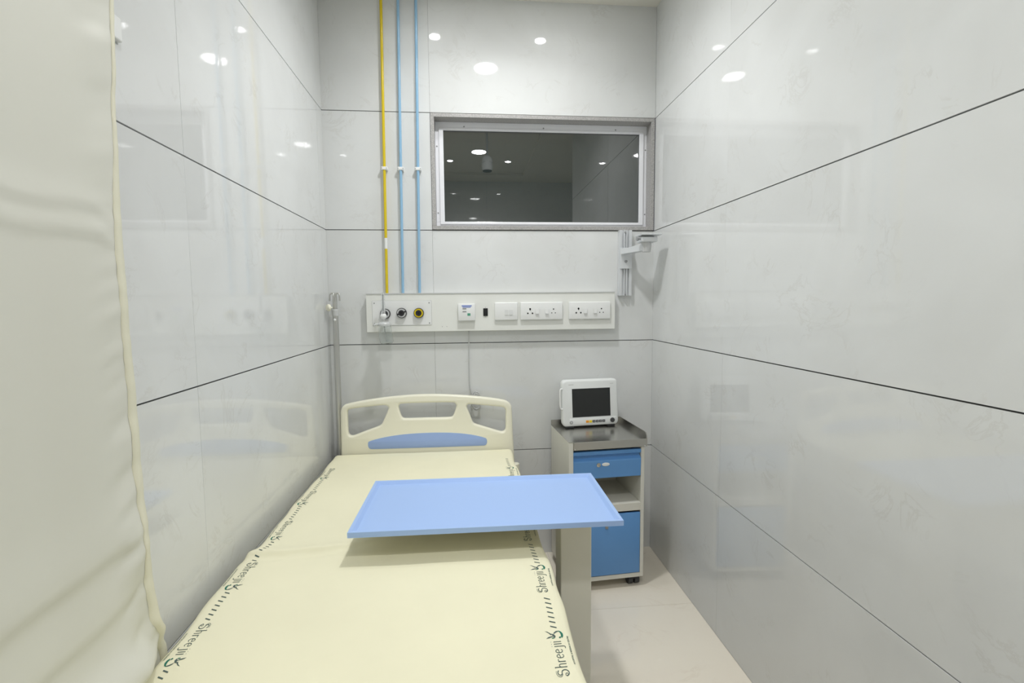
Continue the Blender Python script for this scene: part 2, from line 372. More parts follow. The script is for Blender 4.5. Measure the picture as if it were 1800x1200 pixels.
for k, (gx, gz, ring) in enumerate(((0.297, 1.363, 'lgrey'), (0.381, 1.366, 'lgrey'), (0.469, 1.365, 'yellow'))):
    y = PY - 0.0025
    go = obj('gas_outlet', lathe(nb(), (gx, y, gz), (0, -1, 0), [(0, 0.0265), (0.012, 0.0265), (0.016, 0.0245), (0.016, 0.0225)], 36), 'ring_blk', hp, world=True, smooth=True, auto=40)
    tag(go, label='gas outlet with a yellow ring' if k == 2 else 'gas outlet with a grey ring')
    obj('colour_ring', lathe(nb(), (gx, y - 0.0155, gz), (0, -1, 0), [(0, 0.0228), (0.003, 0.0225), (0.003, 0.0155), (0, 0.0155)], 36, cap=False), ring, go, world=True, smooth=True, auto=40)
    obj('socket_core', lathe(nb(), (gx, y - 0.0155, gz), (0, -1, 0), [(0, 0.0152), (0.006, 0.0145), (0.006, 0.008), (0.001, 0.007)], 28), 'ring_blk', go, world=True, smooth=True, auto=40)
    if k == 1:
        for a in (0.35, PI - 0.35 + 0.7, ):
            bm = nb(); ca, sa = math.cos(a), math.sin(a)
            lathe(bm, (gx + ca * 0.019, y - 0.0175, gz + sa * 0.019), (0, -1, 0), [(0, 0.005), (0.003, 0.004)], 10)
            obj('latch', bm, 'black', go, world=True)
# nurse-call unit
cu = obj('call_unit', Box(0.673, 0.763, PY - 0.022, PY, 1.322, 1.411, bev=0.004), 'white_pl', hp, world=True, smooth=True, auto=35)
yl = PY - 0.0222
for m, a in (('lblue', (0.693, 0.745, 1.397, 1.403)), ('lblue', (0.697, 0.740, 1.391, 1.395)), ('grey', (0.697, 0.717, 1.382, 1.388)), ('grey', (0.697, 0.717, 1.367, 1.373)), ('lgreen', (0.722, 0.738, 1.348, 1.361))):
    obj('printed_label' if m != 'lgreen' else 'green_key', Box(a[0], a[1], yl - 0.0006, yl + 0.001, a[2], a[3]), m, cu, world=True)
bs = obj('rocker_switch', Box(0.806, 0.830, PY - 0.005, PY, 1.345, 1.386, bev=0.001, seg=1), 'black', hp, world=True)
for sz in (1.340, 1.391):
    obj('screw', lathe(nb(), (0.818, PY, sz), (0, -1, 0), [(0, 0.0017), (0.001, 0.001)], 8), 'grey', bs, world=True)
def plate(x0, x1):
    p = obj('socket_plate', Box(x0, x1, PY - 0.014, PY, 1.322, 1.416, bev=0.004, seg=3), 'white_pl', hp, world=True, smooth=True, auto=35)
    return p
def rocker(p, xc, zc, w, h, tilt=0.003):
    y = PY - 0.014
    bm = nb(); vs = [(-w, 0, -h), (w, 0, -h), (w, 0, h), (-w, 0, h), (-w, -0.002 - tilt, -h), (w, -0.002 - tilt, -h), (w, -0.0018, h), (-w, -0.0018, h)]
    v = [bm.verts.new((xc + a, y + b, zc + c)) for a, b, c in vs]
    for q in ((3,2,1,0), (4,5,6,7), (0,1,5,4), (1,2,6,5), (2,3,7,6), (3,0,4,7)): bm.faces.new([v[i] for i in q])
    obj('switch', bm, 'switch', p, world=True)
sp = plate(0.866, 0.988); sp.name = 'switch_plate'; MW[sp.name] = MW[hp.name]
rocker(sp, 0.929, 1.363, 0.0085, 0.013, 0.001); rocker(sp, 0.952, 1.363, 0.0085, 0.013, 0.001)
for x0, x1 in ((1.003, 1.231), (1.265, 1.493)):
    p = plate(x0, x1); y = PY - 0.0142
    cx = x0 + 0.052
    bm = nb()
    lathe(bm, (cx, y, 1.380), (0, -1, 0), [(0, 0.0048), (0.0004, 0.0048)], 14); box(bm, cx - 0.0026, cx + 0.0026, y - 0.0004, y, 1.372, 1.380)
    for dx in (-0.0125, 0.0125): lathe(bm, (cx + dx, y, 1.357), (0, -1, 0), [(0, 0.0043), (0.0004, 0.0043)], 14)
    obj('large_pin_holes', bm, 'black', p, world=True)
    rocker(p, x0 + 0.089, 1.367, 0.0085, 0.013, 0.006); rocker(p, x0 + 0.142, 1.367, 0.0085, 0.013, 0.006)
    cx = x0 + 0.178; bm = nb()
    lathe(bm, (cx, y, 1.378), (0, -1, 0), [(0, 0.0036), (0.0004, 0.0036)], 12)
    for dx in (-0.0095, 0.0095): lathe(bm, (cx + dx, y, 1.358), (0, -1, 0), [(0, 0.0028), (0.0004, 0.0028)], 12)
    obj('small_pin_holes', bm, 'black', p, world=True)

# call cord hanging below the panel, coiled behind the headboard
pts = [(0.728, -0.020, 1.2665), (0.728, -0.016, 1.20), (0.727, -0.012, 1.09), (0.7265, -0.010, 1.0), (0.730, -0.010, 0.955), (0.737, -0.011, 0.925)]
for k in range(0, 34):
    a = 0.9 * PI - k * 2 * PI / 12
    pts.append((0.762 + math.cos(a) * (0.022 + 0.004 * math.sin(k * 1.7)), -0.012 - 0.0006 * k, 0.885 + math.sin(a) * (0.046 + 0.005 * math.sin(k * 0.9))))
tag(obj('call_cord', tube(nb(), smooth_path(pts, 3), 0.0028, 8), 'lgrey', smooth=True), label='thin grey cord hanging from the panel, coiled behind the headboard', cat='cord')

# oxygen flowmeter plugged into the first outlet
fm = empty('flowmeter', (0.297, -0.10, 1.21), label='clear flowmeter tube with a clear humidifier bottle plugged into the first gas outlet', cat='flowmeter')
obj('adapter', cyl(nb(), (0.297, -0.0700, 1.363), (0.297, -0.098, 1.360), 0.010, 16), 'chrome', fm, world=True, smooth=True, auto=40)
obj('valve', ball(nb(), (0.297, -0.112, 1.352), 0.0165), 'white_pl', fm, world=True, smooth=True)
obj('valve_collar', lathe(nb(), (0.297, -0.112, 1.364), (0, 0, 1), [(0, 0.011), (0.008, 0.012), (0.014, 0.010)], 18), 'chrome', fm, world=True, smooth=True, auto=40)
ft = obj('flow_tube', lathe(nb(), (0.297, -0.112, 1.376), (0, 0, 1), [(0, 0.0085), (0.085, 0.0085), (0.095, 0.006)], 18), 'clear', fm, world=True, smooth=True, auto=40)
obj('scale', cyl(nb(), (0.297, -0.112, 1.378), (0.297, -0.112, 1.462), 0.003, 8), 'lgrey', ft, world=True)
obj('stem', cyl(nb(), (0.297, -0.112, 1.340), (0.299, -0.112, 1.318), 0.006, 12), 'chrome', fm, world=True, smooth=True, auto=40)
cp = obj('bottle_cap', lathe(nb(), (0.300, -0.112, 1.302), (0, 0, 1), [(0, 0.033), (0.010, 0.034), (0.014, 0.030), (0.020, 0.028), (0.022, 0.020)], 28), 'clearcap', fm, world=True, smooth=True, auto=40)
obj('outlet_spout', tube(nb(), [(0.278, -0.125, 1.312), (0.262, -0.140, 1.312), (0.254, -0.150, 1.307)], 0.005, 10), 'clearcap', cp, world=True, smooth=True)
def shell(bm, o, axis, prof, th, seg=28):
    inner = [(t + (th if i == 0 else 0), max(r - th, 0.0005)) for i, (t, r) in enumerate(prof)]
    lathe(bm, o, axis, prof + inner[::-1], seg, cap=False)
    return bm
b = obj('bottle', shell(nb(), (0.302, -0.114, 1.305), (0.10, 0, -1), [(0, 0.030), (0.015, 0.031), (0.05, 0.034), (0.085, 0.034), (0.093, 0.028), (0.095, 0.001)], 0.0016), 'clear', fm, world=True, smooth=True, auto=40)
obj('scale_marks', (lambda bm: [box(bm, 0.286, 0.296, -0.1483, -0.1478, 1.236 + k * 0.009, 1.2375 + k * 0.009) for k in range(6)] and bm)(nb()), 'lgrey', b, world=True)
obj('dip_tube', tube(nb(), smooth_path([(0.300, -0.112, 1.300), (0.304, -0.112, 1.25), (0.309, -0.112, 1.222)], 5), 0.003, 8), 'clearcap', b, world=True, smooth=True)

# ------------------------------------------------------------------ aluminium rail with swivel bracket
ra = empty('equipment_rail', (1.583, -0.001, 1.447), label='vertical aluminium wall rail under the window corner with a swivel bracket', cat='rail')
bm = nb()
box(bm, 1.548, 1.618, -0.020, -0.001, 1.447, 1.800)
for a, b_ in ((1.548, 1.558), (1.574, 1.580), (1.586, 1.592), (1.608, 1.618)): box(bm, a, b_, -0.030, -0.020, 1.447, 1.800)
box(bm, 1.558, 1.563, -0.030, -0.026, 1.447, 1.800); box(bm, 1.603, 1.608, -0.030, -0.026, 1.447, 1.800)
obj('rail_profile', bm, 'alu', ra, world=True)
obj('end_screw', lathe(nb(), (1.583, -0.030, 1.456), (0, -1, 0), [(0, 0.005), (0.003, 0.004)], 10), 'grey', ra, world=True)
obj('end_screw', lathe(nb(), (1.581, -0.030, 1.788), (0, -1, 0), [(0, 0.006), (0.003, 0.005)], 10), 'grey', ra, world=True)
cl = obj('clamp_block', Box(1.552, 1.614, -0.046, -0.030, 1.592, 1.704, bev=0.002), 'alu', ra, world=True)
obj('clamp_screw', lathe(nb(), (1.578, -0.046, 1.630), (0.3, -1, 0.2), [(0, 0.007), (0.008, 0.007), (0.014, 0.003)], 12), 'grey', cl, world=True, smooth=True, auto=40)
bm = nb()   # tapered arm out of the clamp to the swivel head
A, B = Vector((1.562, -0.046, 1.680)), Vector((1.640, -0.175, 1.688))
dv = (B - A); sd = Vector((dv.y, -dv.x, 0)).normalized()
q = []
for P, wdt, h0, h1 in ((A, 0.020, -0.012, 0.012), (B, 0.024, -0.014, 0.022)):
    q += [bm.verts.new(P - sd * wdt + Vector((0, 0, h0))), bm.verts.new(P + sd * wdt + Vector((0, 0, h0))), bm.verts.new(P + sd * wdt + Vector((0, 0, h1))), bm.verts.new(P - sd * wdt + Vector((0, 0, h1)))]
for f in ((0,1,2,3), (7,6,5,4), (0,4,5,1), (1,5,6,2), (2,6,7,3), (3,7,4,0)): bm.faces.new([q[i] for i in f])
bmesh.ops.recalc_face_normals(bm, faces=bm.faces[:])
arm = obj('arm', bm, 'alu', ra, world=True)
obj('swivel', lathe(nb(), (1.643, -0.178, 1.668), (0, 0, 1), [(0, 0.022), (0.012, 0.024), (0.030, 0.026), (0.052, 0.026)], 24), 'lgrey', arm, world=True, smooth=True, auto=40)
hd = obj('head_block', Box(1.606, 1.690, -0.215, -0.135, 1.716, 1.742, bev=0.005), 'alu', ra, world=True)
obj('mount_plate', Box(1.600, 1.706, -0.232, -0.122, 1.748, 1.756, bev=0.003), 'alu', ra, world=True)
obj('tilt_joint', cyl(nb(), (1.615, -0.175, 1.745), (1.682, -0.175, 1.745), 0.009, 14), 'lgrey', hd, world=True, smooth=True, auto=40)
obj('tilt_knob', lathe(nb(), (1.606, -0.195, 1.732), (-1, -0.2, 0), [(0, 0.005), (0.012, 0.005), (0.014, 0.011), (0.022, 0.011)], 12), 'grey', hd, world=True, smooth=True, auto=40)

# ------------------------------------------------------------------ hospital bed
BX0, BX1, BH, BF = 0.041, 0.944, -0.135, -2.13
bed = empty('hospital_bed', (0.50, -1.1, 0), label='hospital bed with cream moulded headboard and blue insert', cat='bed')
def bez(points, closed=True, n=6):
    P = [Vector((a, 0, c)) for a, c in points]; out = []
    N = len(P)
    for i in range(N):
        a, b, c, d_ = P[(i-1) % N], P[i], P[(i+1) % N], P[(i+2) % N]
        for k in range(n):
            t = k / n
            # centripetal-like damped Catmull-Rom keeps corners tight
            m1 = (c - a) * 0.5; m2 = (d_ - b) * 0.5; L = (c - b).length
            if m1.length > L: m1 *= L / m1.length
            if m2.length > L: m2 *= L / m2.length
            h = ((2*t**3 - 3*t*t + 1), (t**3 - 2*t*t + t), (-2*t**3 + 3*t*t), (t**3 - t*t))
            out.append(b*h[0] + m1*h[1] + c*h[2] + m2*h[3])
    return out
def plate_with_holes(name, outer, holes, m, parent, y, depth, bevel, n=6, bres=3):
    cu = bpy.data.curves.new(name, 'CURVE'); cu.dimensions = '2D'; cu.fill_mode = 'BOTH'
    for lp in [outer] + list(holes):
        p = bez(lp, n=n); s = cu.splines.new('POLY'); s.points.add(len(p) - 1); s.use_cyclic_u = True
        for q, v in zip(s.points, p): q.co = (v.x, v.z, 0, 1)
    cu.extrude = depth / 2 - bevel; cu.bevel_depth = bevel; cu.bevel_resolution = bres; cu.offset = -bevel
    tmp = bpy.data.objects.new('tmp', cu); C.objects.link(tmp)
    dg = bpy.context.evaluated_depsgraph_get(); me = bpy.data.meshes.new_from_object(tmp.evaluated_get(dg))
    bpy.data.objects.remove(tmp); bpy.data.curves.remove(cu)
    bm = nb(); bm.from_mesh(me); bpy.data.meshes.remove(me)
    for f in bm.faces: f.material_index = 0
    bm.transform(Matrix.Translation((0, y, 0)) @ Matrix.Rotation(PI/2, 4, 'X'))
    bmesh.ops.remove_doubles(bm, verts=bm.verts[:], dist=1e-5)
    return obj(name, bm, m, parent, world=True, smooth=True, auto=38)
OUT = [(0.062, 0.50), (0.062, 0.52), (0.064, 0.72), (0.068, 0.865), (0.076, 0.890), (0.096, 0.904), (0.20, 0.9235), (0.35, 0.9395), (0.506, 0.945), (0.66, 0.9375), (0.80, 0.9225), (0.905, 0.904), (0.932, 0.890), (0.946, 0.865), (0.952, 0.72), (0.962, 0.52), (0.962, 0.50)]
HL = [(0.102, 0.865), (0.112, 0.878), (0.20, 0.888), (0.29, 0.894), (0.308, 0.884), (0.306, 0.870), (0.286, 0.824), (0.272, 0.797), (0.258, 0.786), (0.19, 0.762), (0.128, 0.740), (0.110, 0.742), (0.102, 0.757), (0.101, 0.80)]
HM = [(0.361, 0.886), (0.372, 0.899), (0.506, 0.901), (0.642, 0.898), (0.656, 0.886), (0.654, 0.868), (0.640, 0.832), (0.626, 0.821), (0.506, 0.821), (0.388, 0.822), (0.374, 0.832), (0.364, 0.864)]
HR = [(0.711, 0.874), (0.720, 0.887), (0.81, 0.878), (0.900, 0.866), (0.913, 0.852), (0.914, 0.80), (0.913, 0.752), (0.904, 0.738), (0.888, 0.736), (0.82, 0.758), (0.752, 0.782), (0.740, 0.793), (0.727, 0.829)]
hb = plate_with_holes('headboard', OUT, [HL, HM, HR], 'cream', bed, -0.103, 0.034, 0.011)
BLUE = [(0.201, 0.690), (0.206, 0.708), (0.28, 0.727), (0.384, 0.740), (0.507, 0.744), (0.63, 0.740), (0.73, 0.727), (0.806, 0.706), (0.814, 0.690), (0.810, 0.672), (0.796, 0.666), (0.65, 0.666), (0.507, 0.666), (0.36, 0.667), (0.22, 0.668), (0.206, 0.674)]
obj_b = plate_with_holes('blue_insert', BLUE, [], 'hbblue', hb, -0.1195, 0.004, 0.001, bres=1)
# hidden foot end: same board, lower
fb = plate_with_holes('footboard', [(a, 0.30 + (c - 0.5) * 0.95) for a, c in OUT], [[(a, 0.30 + (c - 0.5) * 0.95) for a, c in h] for h in (HL, HM, HR)], 'cream', bed, BF - 0.035, 0.034, 0.011)
deck = obj('deck', Box(BX0 + 0.03, BX1 - 0.03, BF + 0.01, BH + 0.005, 0.515, 0.535), 'lgrey', bed, world=True)
for x in (BX0 + 0.03, BX1 - 0.06):
    obj('side_rail', Box(x, x + 0.03, BF - 0.018, -0.086, 0.455, 0.515, bev=0.004), 'cream', bed, world=True)
for y in (-0.35, -1.1, -1.9):
    obj('cross_bar', Box(BX0 + 0.06, BX1 - 0.06, y - 0.02, y + 0.02, 0.46, 0.50), 'lgrey', bed, world=True)
for x in (BX0 + 0.045, BX1 - 0.045):
    for y in (-0.22, -1.98):
        lg = obj('leg', Box(x - 0.022, x + 0.022, y - 0.022, y + 0.022, 0.115, 0.456, bev=0.003), 'cream', bed, world=True)
        bm = nb(); cyl(bm, (x - 0.014, y, 0.056), (x + 0.014, y, 0.056), 0.056, 24)
        obj('castor_wheel', bm, 'dark', lg, world=True, smooth=True, auto=40)
        obj('castor_fork', Box(x - 0.020, x + 0.020, y - 0.018, y + 0.018, 0.088, 0.116, bev=0.004), 'lgrey', lg, world=True)
obj('corner_bumper', lathe(nb(), (0.968, -0.105, 0.520), (0, 0, 1), [(0, 0.014), (0.004, 0.018), (0.036, 0.018), (0.04, 0.014)], 20), 'cream', bed, world=True, smooth=True, auto=40)
obj('socket_bracket', Box(0.028, 0.068, -0.084, -0.040, 0.455, 0.515, bev=0.003), 'lgrey', bed, world=True)

# mattress and sheet
def rounded_shell(x0, x1, y0, y1, z0, z1, r, nx, ny, nz):
    """top and four sides of a rounded box as a quad grid"""
    bm = nb(); vm = {}
    def V(i, j, k):
        key = (i, j, k)
        if key not in vm:
            # finer near the edges
            p = Vector((x0 + (x1 - x0) * ed(i / nx), y0 + (y1 - y0) * ed(j / ny), z0 + (z1 - z0) * k / nz))
            c = Vector((clamp(p.x, x0 + r, x1 - r), clamp(p.y, y0 + r, y1 - r), min(p.z, z1 - r)))
            dd = p - c
            if dd.length > 1e-9: p = c + dd.normalized() * r
            vm[key] = bm.verts.new(p)
        return vm[key]
    def ed(t): return t
    for i in range(nx):
        for j in range(ny): bm.faces.new((V(i,j,nz), V(i+1,j,nz), V(i+1,j+1,nz), V(i,j+1,nz)))
    for k in range(nz):
        for i in range(nx):
            bm.faces.new((V(i,0,k), V(i+1,0,k), V(i+1,0,k+1), V(i,0,k+1))); bm.faces.new((V(i+1,ny,k), V(i,ny,k), V(i,ny,k+1), V(i+1,ny,k+1)))
        for j in range(ny):
            bm.faces.new((V(nx,j,k), V(nx,j+1,k), V(nx,j+1,k+1), V(nx,j,k+1))); bm.faces.new((V(0,j+1,k), V(0,j,k), V(0,j,k+1), V(0,j+1,k+1)))
    return bm
mt = obj('mattress', Box(BX0 + 0.012, BX1 - 0.012, BF + 0.012, BH - 0.012, 0.5355, 0.638, bev=0.03, seg=3), 'mattress', smooth=True, auto=40)
tag(mt, label='grey foam mattress under the printed yellow sheet', cat='mattress')
SZ = 0.650
def crease_y(x): return -1.128 + 0.055 * (x - 0.05) - 0.02 * math.sin(x * 9)
def sheet_dz(x, y):
    """soft unevenness of the sheet: one cross fold, short pulls at the sides, faint quilting"""
    z = 0.0022 * noise.noise(Vector((x * 3.1, y * 2.3, 1.7))) + 0.0010 * noise.noise(Vector((x * 9, y * 7, 4.2)))
    dy = y - crease_y(x); fade = 1 - sst(0.25, 0.50, x)
    z += fade * (0.0120 * math.exp(-(dy / (0.010 if dy < 0 else 0.035)) ** 2) - 0.0030 * math.exp(-((dy + 0.030) / 0.014) ** 2))
    # short diagonal pull beside the fold
    s = (x - 0.19) * 0.8 + (y + 1.16) * 0.6; t_ = (x - 0.19) * -0.6 + (y + 1.16) * 0.8
    z += 0.004 * math.exp(-(t_ / 0.010) ** 2) * math.exp(-(s / 0.05) ** 2)
    z += 0.0045 * math.exp(-((x - 0.885) / 0.05) ** 2) * math.exp(-((y + 1.42) / 0.05) ** 2)
    return z
def sheet_dx(y, side):
    if side > 0: return 0.004 * math.sin(y * 9.0 + 0.6) + 0.003 * math.sin(y * 23) + 0.008 * math.exp(-((y + 1.47) / 0.07) ** 2) + 0.006 * sst(-0.6, -1.5, y) + 0.008 * sst(-1.5, -1.8, y)
    return -0.009 * sst(-1.118, -1.150, y) * (1 - 0.6 * sst(-1.2, -1.6, y)) + 0.003 * math.sin(y * 11) + 0.002 * math.sin(y * 29 + 1)
bm = rounded_shell(BX0, BX1, BF, BH, 0.545, SZ, 0.015, 60, 420, 8)
for v in bm.verts:
    x, y, z = v.co
    wtop = sst(0.60, 0.648, z)
    mid = (x - 0.495) / 0.449
    side = 1 if mid > 0 else -1
    wx = sst(0.80, 1.0, abs(mid)) * (0.35 + 0.65 * sst(0.56, 0.62, z))
    v.co.x += sheet_dx(y, side) * wx
    v.co.z += sheet_dz(x, y) * wtop
    if z < 0.62:   # ripples where it is tucked under
        v.co.x += side * sst(0.9, 1.0, abs(mid)) * 0.004 * math.sin(y * 41 + 3 * math.sin(y * 7)) * sst(0.63, 0.56, z)
sheet = obj('bed_sheet', bm, 'sheet', smooth=True)
tag(sheet, label='pale yellow bed sheet printed along both sides with hospital logos', cat='bed sheet')
MW[sheet.name] = Matrix.Identity(4)

# hospital print on the sheet: decorative lettering drawn with pen strokes, small capitals, emblem, slashes
def arc(cx, cy, rx, ry, a0, a1, n=10): return [(cx + rx * math.cos(math.radians(a0 + (a1 - a0) * i / n)), cy + ry * math.sin(math.radians(a0 + (a1 - a0) * i / n))) for i in range(n + 1)]
STROKES = []           # (points, width), unit: cap height = 1
def letter_S(x):
    STROKES.append((arc(x + 0.30, 0.76, 0.20, 0.17, 20, 270, 12) + arc(x + 0.28, 0.30, 0.26, 0.29, 90, -170, 14), 0.075))
    STROKES.append((arc(x + 0.12, 0.22, 0.12, 0.11, 200, -120, 10), 0.05))
    STROKES.append((arc(x + 0.30, 0.80, 0.34, 0.26, 60, 250, 12), 0.035))
def letter_h(x):
    STROKES.append(([(x, 0.0), (x, 1.05)], 0.07)); STROKES.append(([(x - 0.07, 1.0), (x, 1.06)], 0.04))
    STROKES.append(([(x, 0.42)] + arc(x + 0.14, 0.44, 0.14, 0.20, 160, 0, 8) + [(x + 0.28, 0.0)], 0.06))
def letter_r(x):
    STROKES.append(([(x, 0.0), (x, 0.64)], 0.07)); STROKES.append(([(x, 0.46)] + arc(x + 0.13, 0.46, 0.12, 0.16, 160, 40, 6), 0.055))
def letter_e(x):
    STROKES.append(([(x + 0.04, 0.34), (x + 0.34, 0.40)] + arc(x + 0.19, 0.34, 0.17, 0.30, 15, 320, 16), 0.06))
def letter_j(x, tail=True):
    STROKES.append(([(x, 0.64), (x, -0.12)] + (arc(x - 0.14, -0.14, 0.14, 0.16, 0, -130, 8) if tail else []), 0.065))
    STROKES.append(([(x - 0.06, 0.62), (x + 0.02, 0.65)], 0.04))
def letter_i(x): STROKES.append(([(x, 0.64), (x, 0.0), (x + 0.03, -0.02)], 0.065)); STROKES.append(([(x - 0.06, 0.62), (x + 0.02, 0.65)], 0.04))
letter_S(0.0); letter_h(0.78); letter_r(1.28); letter_e(1.60); letter_e(2.08); letter_j(2.74); letter_i(2.98); letter_i(3.20)
for k in range(3): STROKES.append(([(2.74 + k * 0.23, 0.86), (2.74 + k * 0.23, 0.90)], 0.06))
TXT = 0.1045 / 3.25      # metres per unit
LOGO = [  # polygons in the same unit space, (material, points): a leaf-like hand and a bird
    (1, [(3.55, -0.20), (3.72, -0.34), (3.98, -0.36), (4.22, -0.22), (4.34, -0.02), (4.20, 0.16), (4.26, -0.02), (4.10, -0.12), (3.86, -0.16), (3.70, -0.12)]),
    (1, [(3.52, -0.02), (3.60, -0.12), (3.72, -0.08), (3.66, 0.06), (3.58, 0.08)]),
    (0, [(4.20, 0.16), (4.34, 0.02), (4.30, 0.26), (4.16, 0.44), (3.98, 0.50), (4.10, 0.34)]),
    (0, [(3.60, 0.42), (3.78, 0.34), (3.98, 0.46), (4.06, 0.66), (3.92, 0.84), (4.00, 0.66), (3.86, 0.60), (3.74, 0.72), (3.76, 0.56)]),
    (0, [(3.98, 0.62), (4.30, 0.98), (4.38, 1.22), (4.18, 0.94), (3.94, 0.76)]),
    (0, [(3.82, 0.66), (3.74, 0.98), (3.58, 1.24), (3.62, 0.96), (3.70, 0.70)]),
    (1, [(3.58, 0.44), (3.66, 0.52), (3.64, 0.74), (3.54, 0.66)]),
]
SLASH = [(4.78 + k * 0.56) for k in range(7)]
def small_caps_mesh():
    cu = bpy.data.curves.new('t', 'FONT'); cu.body = 'HOSPITAL & RESEARCH CENTRE'; cu.size = 1.0; cu.resolution_u = 1; cu.offset = 0.02
    tmp = bpy.data.objects.new('tmp', cu); C.objects.link(tmp)
    dg = bpy.context.evaluated_depsgraph_get(); me = bpy.data.meshes.new_from_object(tmp.evaluated_get(dg))
    bpy.data.objects.remove(tmp); bpy.data.curves.remove(cu)
    vs = [(v.co.x, v.co.y) for v in me.vertices]; fs = [list(p.vertices) for p in me.polygons]; bpy.data.meshes.remove(me)
    mx = max(v[0] for v in vs)
    return [(x / mx, y) for x, y in vs], fs, mx
SC_V, SC_F, SC_W = small_caps_mesh()
def print_unit(x, y, right):
    """x,y = start of the baseline; right side reads away from the camera, left side towards it"""
    bm = nb(); lift = 0.0007
    def T(u, v):
        if right: px_, py_ = x - v * TXT * 0.72, y + u * TXT
        else: px_, py_ = x + v * TXT * 0.72, y - u * TXT
        side = 1 if right else -1; mid = (px_ - 0.495) / 0.449
        return Vector((px_ + sheet_dx(py_, side) * sst(0.80, 1.0, abs(mid)), py_, SZ + sheet_dz(px_, py_) + lift - edge_drop(px_)))
    for pts, w in STROKES:
        # subdivide long strokes
        P = [Vector(p) for p in pts]; Q = [P[0]]
        for a, b in zip(P, P[1:]):
            n = max(1, int((b - a).length / 0.15))
            for k in range(1, n + 1): Q.append(a.lerp(b, k / n))
        L, R_ = [], []
        for i, p in enumerate(Q):
            dd = (Q[min(i+1, len(Q)-1)] - Q[max(i-1, 0)]); nn = Vector((-dd.y, dd.x)).normalized() * w / 2 if dd.length > 1e-6 else Vector((w/2, 0))
            L.append(bm.verts.new(T(*(p + nn)))); R_.append(bm.verts.new(T(*(p - nn))))
        for i in range(len(Q) - 1): bm.faces.new((L[i], R_[i], R_[i+1], L[i+1]))
    for mi, poly in LOGO:
        f = bm.faces.new([bm.verts.new(T(*p)) for p in poly]); f.material_index = mi
    for u in SLASH:
        f = bm.faces.new([bm.verts.new(T(u + a, v)) for a, v in ((-0.16, 0.62 - 0.55), (-0.04, 0.62 - 0.55), (0.16, 0.62), (0.04, 0.62))])
    vv = [bm.verts.new(T(0.95 + sx * 2.75, -0.78 + sy * 0.22)) for sx, sy in SC_V]
    for f in SC_F:
        try: bm.faces.new([vv[i] for i in f])
        except ValueError: pass
    # all faces up
    bm.normal_update()
    for f in bm.faces:
        if f.normal.z < 0: f.normal_flip()
    obj('printed_logo', bm, ['print', 'pgreen'], sheet)
def edge_drop(x):
    r = 0.015; dd = max(x - (BX1 - r), (BX0 + r) - x, 0)
    return r - math.sqrt(max(r * r - dd * dd, 0)) if dd < r else r
for k in range(-1, 5):
    print_unit(0.914, -1.722 + 0.2885 * k, True)
for k in range(-1, 5):
    print_unit(0.070, -1.469 + 0.2795 * k, False)

# ------------------------------------------------------------------ drip pole in its bed socket
ip = empty('drip_pole', (0.047, -0.062, 0.516), label='grey steel drip pole with hooks and a cream knob behind the headboard', cat='drip pole')
obj('lower_tube', cyl(nb(), (0.047, -0.062, 0.516), (0.047, -0.062, 1.36), 0.0145, 18), 'pole', ip, world=True, smooth=True, auto=40)
obj('upper_tube', cyl(nb(), (0.047, -0.062, 1.36), (0.047, -0.062, 1.452), 0.0115, 18), 'pole', ip, world=True, smooth=True, auto=40)
co = obj('collar', lathe(nb(), (0.047, -0.062, 1.355), (0, 0, 1), [(0, 0.0165), (0.030, 0.0165), (0.034, 0.013)], 20), 'lgrey', ip, world=True, smooth=True, auto=40)
obj('clamp_knob', lathe(nb(), (0.037, -0.080, 1.398), (-0.75, -0.65, 0), [(0, 0.004), (0.008, 0.004), (0.010, 0.010), (0.014, 0.0175), (0.026, 0.0175), (0.030, 0.010)], 18), 'cream', ip, world=True, smooth=True, auto=40)
obj('lock_pin', ball(nb(), (0.047, -0.078, 1.335), 0.007, 12, 8), 'white_pl', co, world=True, smooth=True)
for s in (-1, 1):
    hk = [(0.047, -0.062, 1.448), (0.047 + s * 0.006, -0.062, 1.468), (0.047 + s * 0.018, -0.062, 1.470), (0.047 + s * 0.024, -0.064, 1.460), (0.047 + s * 0.025, -0.066, 1.432)]
    obj('hook', tube(nb(), smooth_path(hk, 5), 0.0042, 8), 'pole', ip, world=True, smooth=True)
    hk = [(0.047, -0.062, 1.450), (0.047, -0.062 + s * 0.008, 1.468), (0.047, -0.062 + s * 0.020, 1.470), (0.047, -0.062 + s * 0.028, 1.458), (0.047, -0.062 + s * 0.029, 1.432)]
    obj('hook', tube(nb(), smooth_path(hk, 5), 0.0042, 8), 'pole', ip, world=True, smooth=True)

# ------------------------------------------------------------------ overbed table
tb = empty('overbed_table', (0.776, -1.02, 0), rz=-0.0125, label='overbed table with a blue tray top on a grey column', cat='table')
TZ = 0.746; hw, hd_ = 0.4155, 0.212
bm = nb()    # tray: outer rim, bevelled inner slope, sunk floor
def ring(ax, ay, z): return [bm.verts.new((sx * ax, sy * ay, z)) for sx, sy in ((-1,-1), (1,-1), (1,1), (-1,1))]
rs = [ring(hw - 0.004, hd_ - 0.004, TZ - 0.019), ring(hw, hd_, TZ - 0.017), ring(hw, hd_, TZ - 0.001), ring(hw - 0.001, hd_ - 0.001, TZ), ring(hw - 0.011, hd_ - 0.011, TZ), ring(hw - 0.020, hd_ - 0.020, TZ - 0.010)]
for a, b in zip(rs, rs[1:]):
    for i in range(4): bm.faces.new((a[i], a[(i+1) % 4], b[(i+1) % 4], b[i]))
bm.faces.new(list(reversed(rs[0]))).material_index = 1; bm.faces.new(rs[-1])
obj('tray_top', bm, ['tray', 'cabgrey'], tb)
obj('support_plate', Box(-0.05, 0.36, -0.07, 0.07, TZ - 0.034, TZ - 0.0192, bev=0.002, seg=1), 'colgrey', tb)
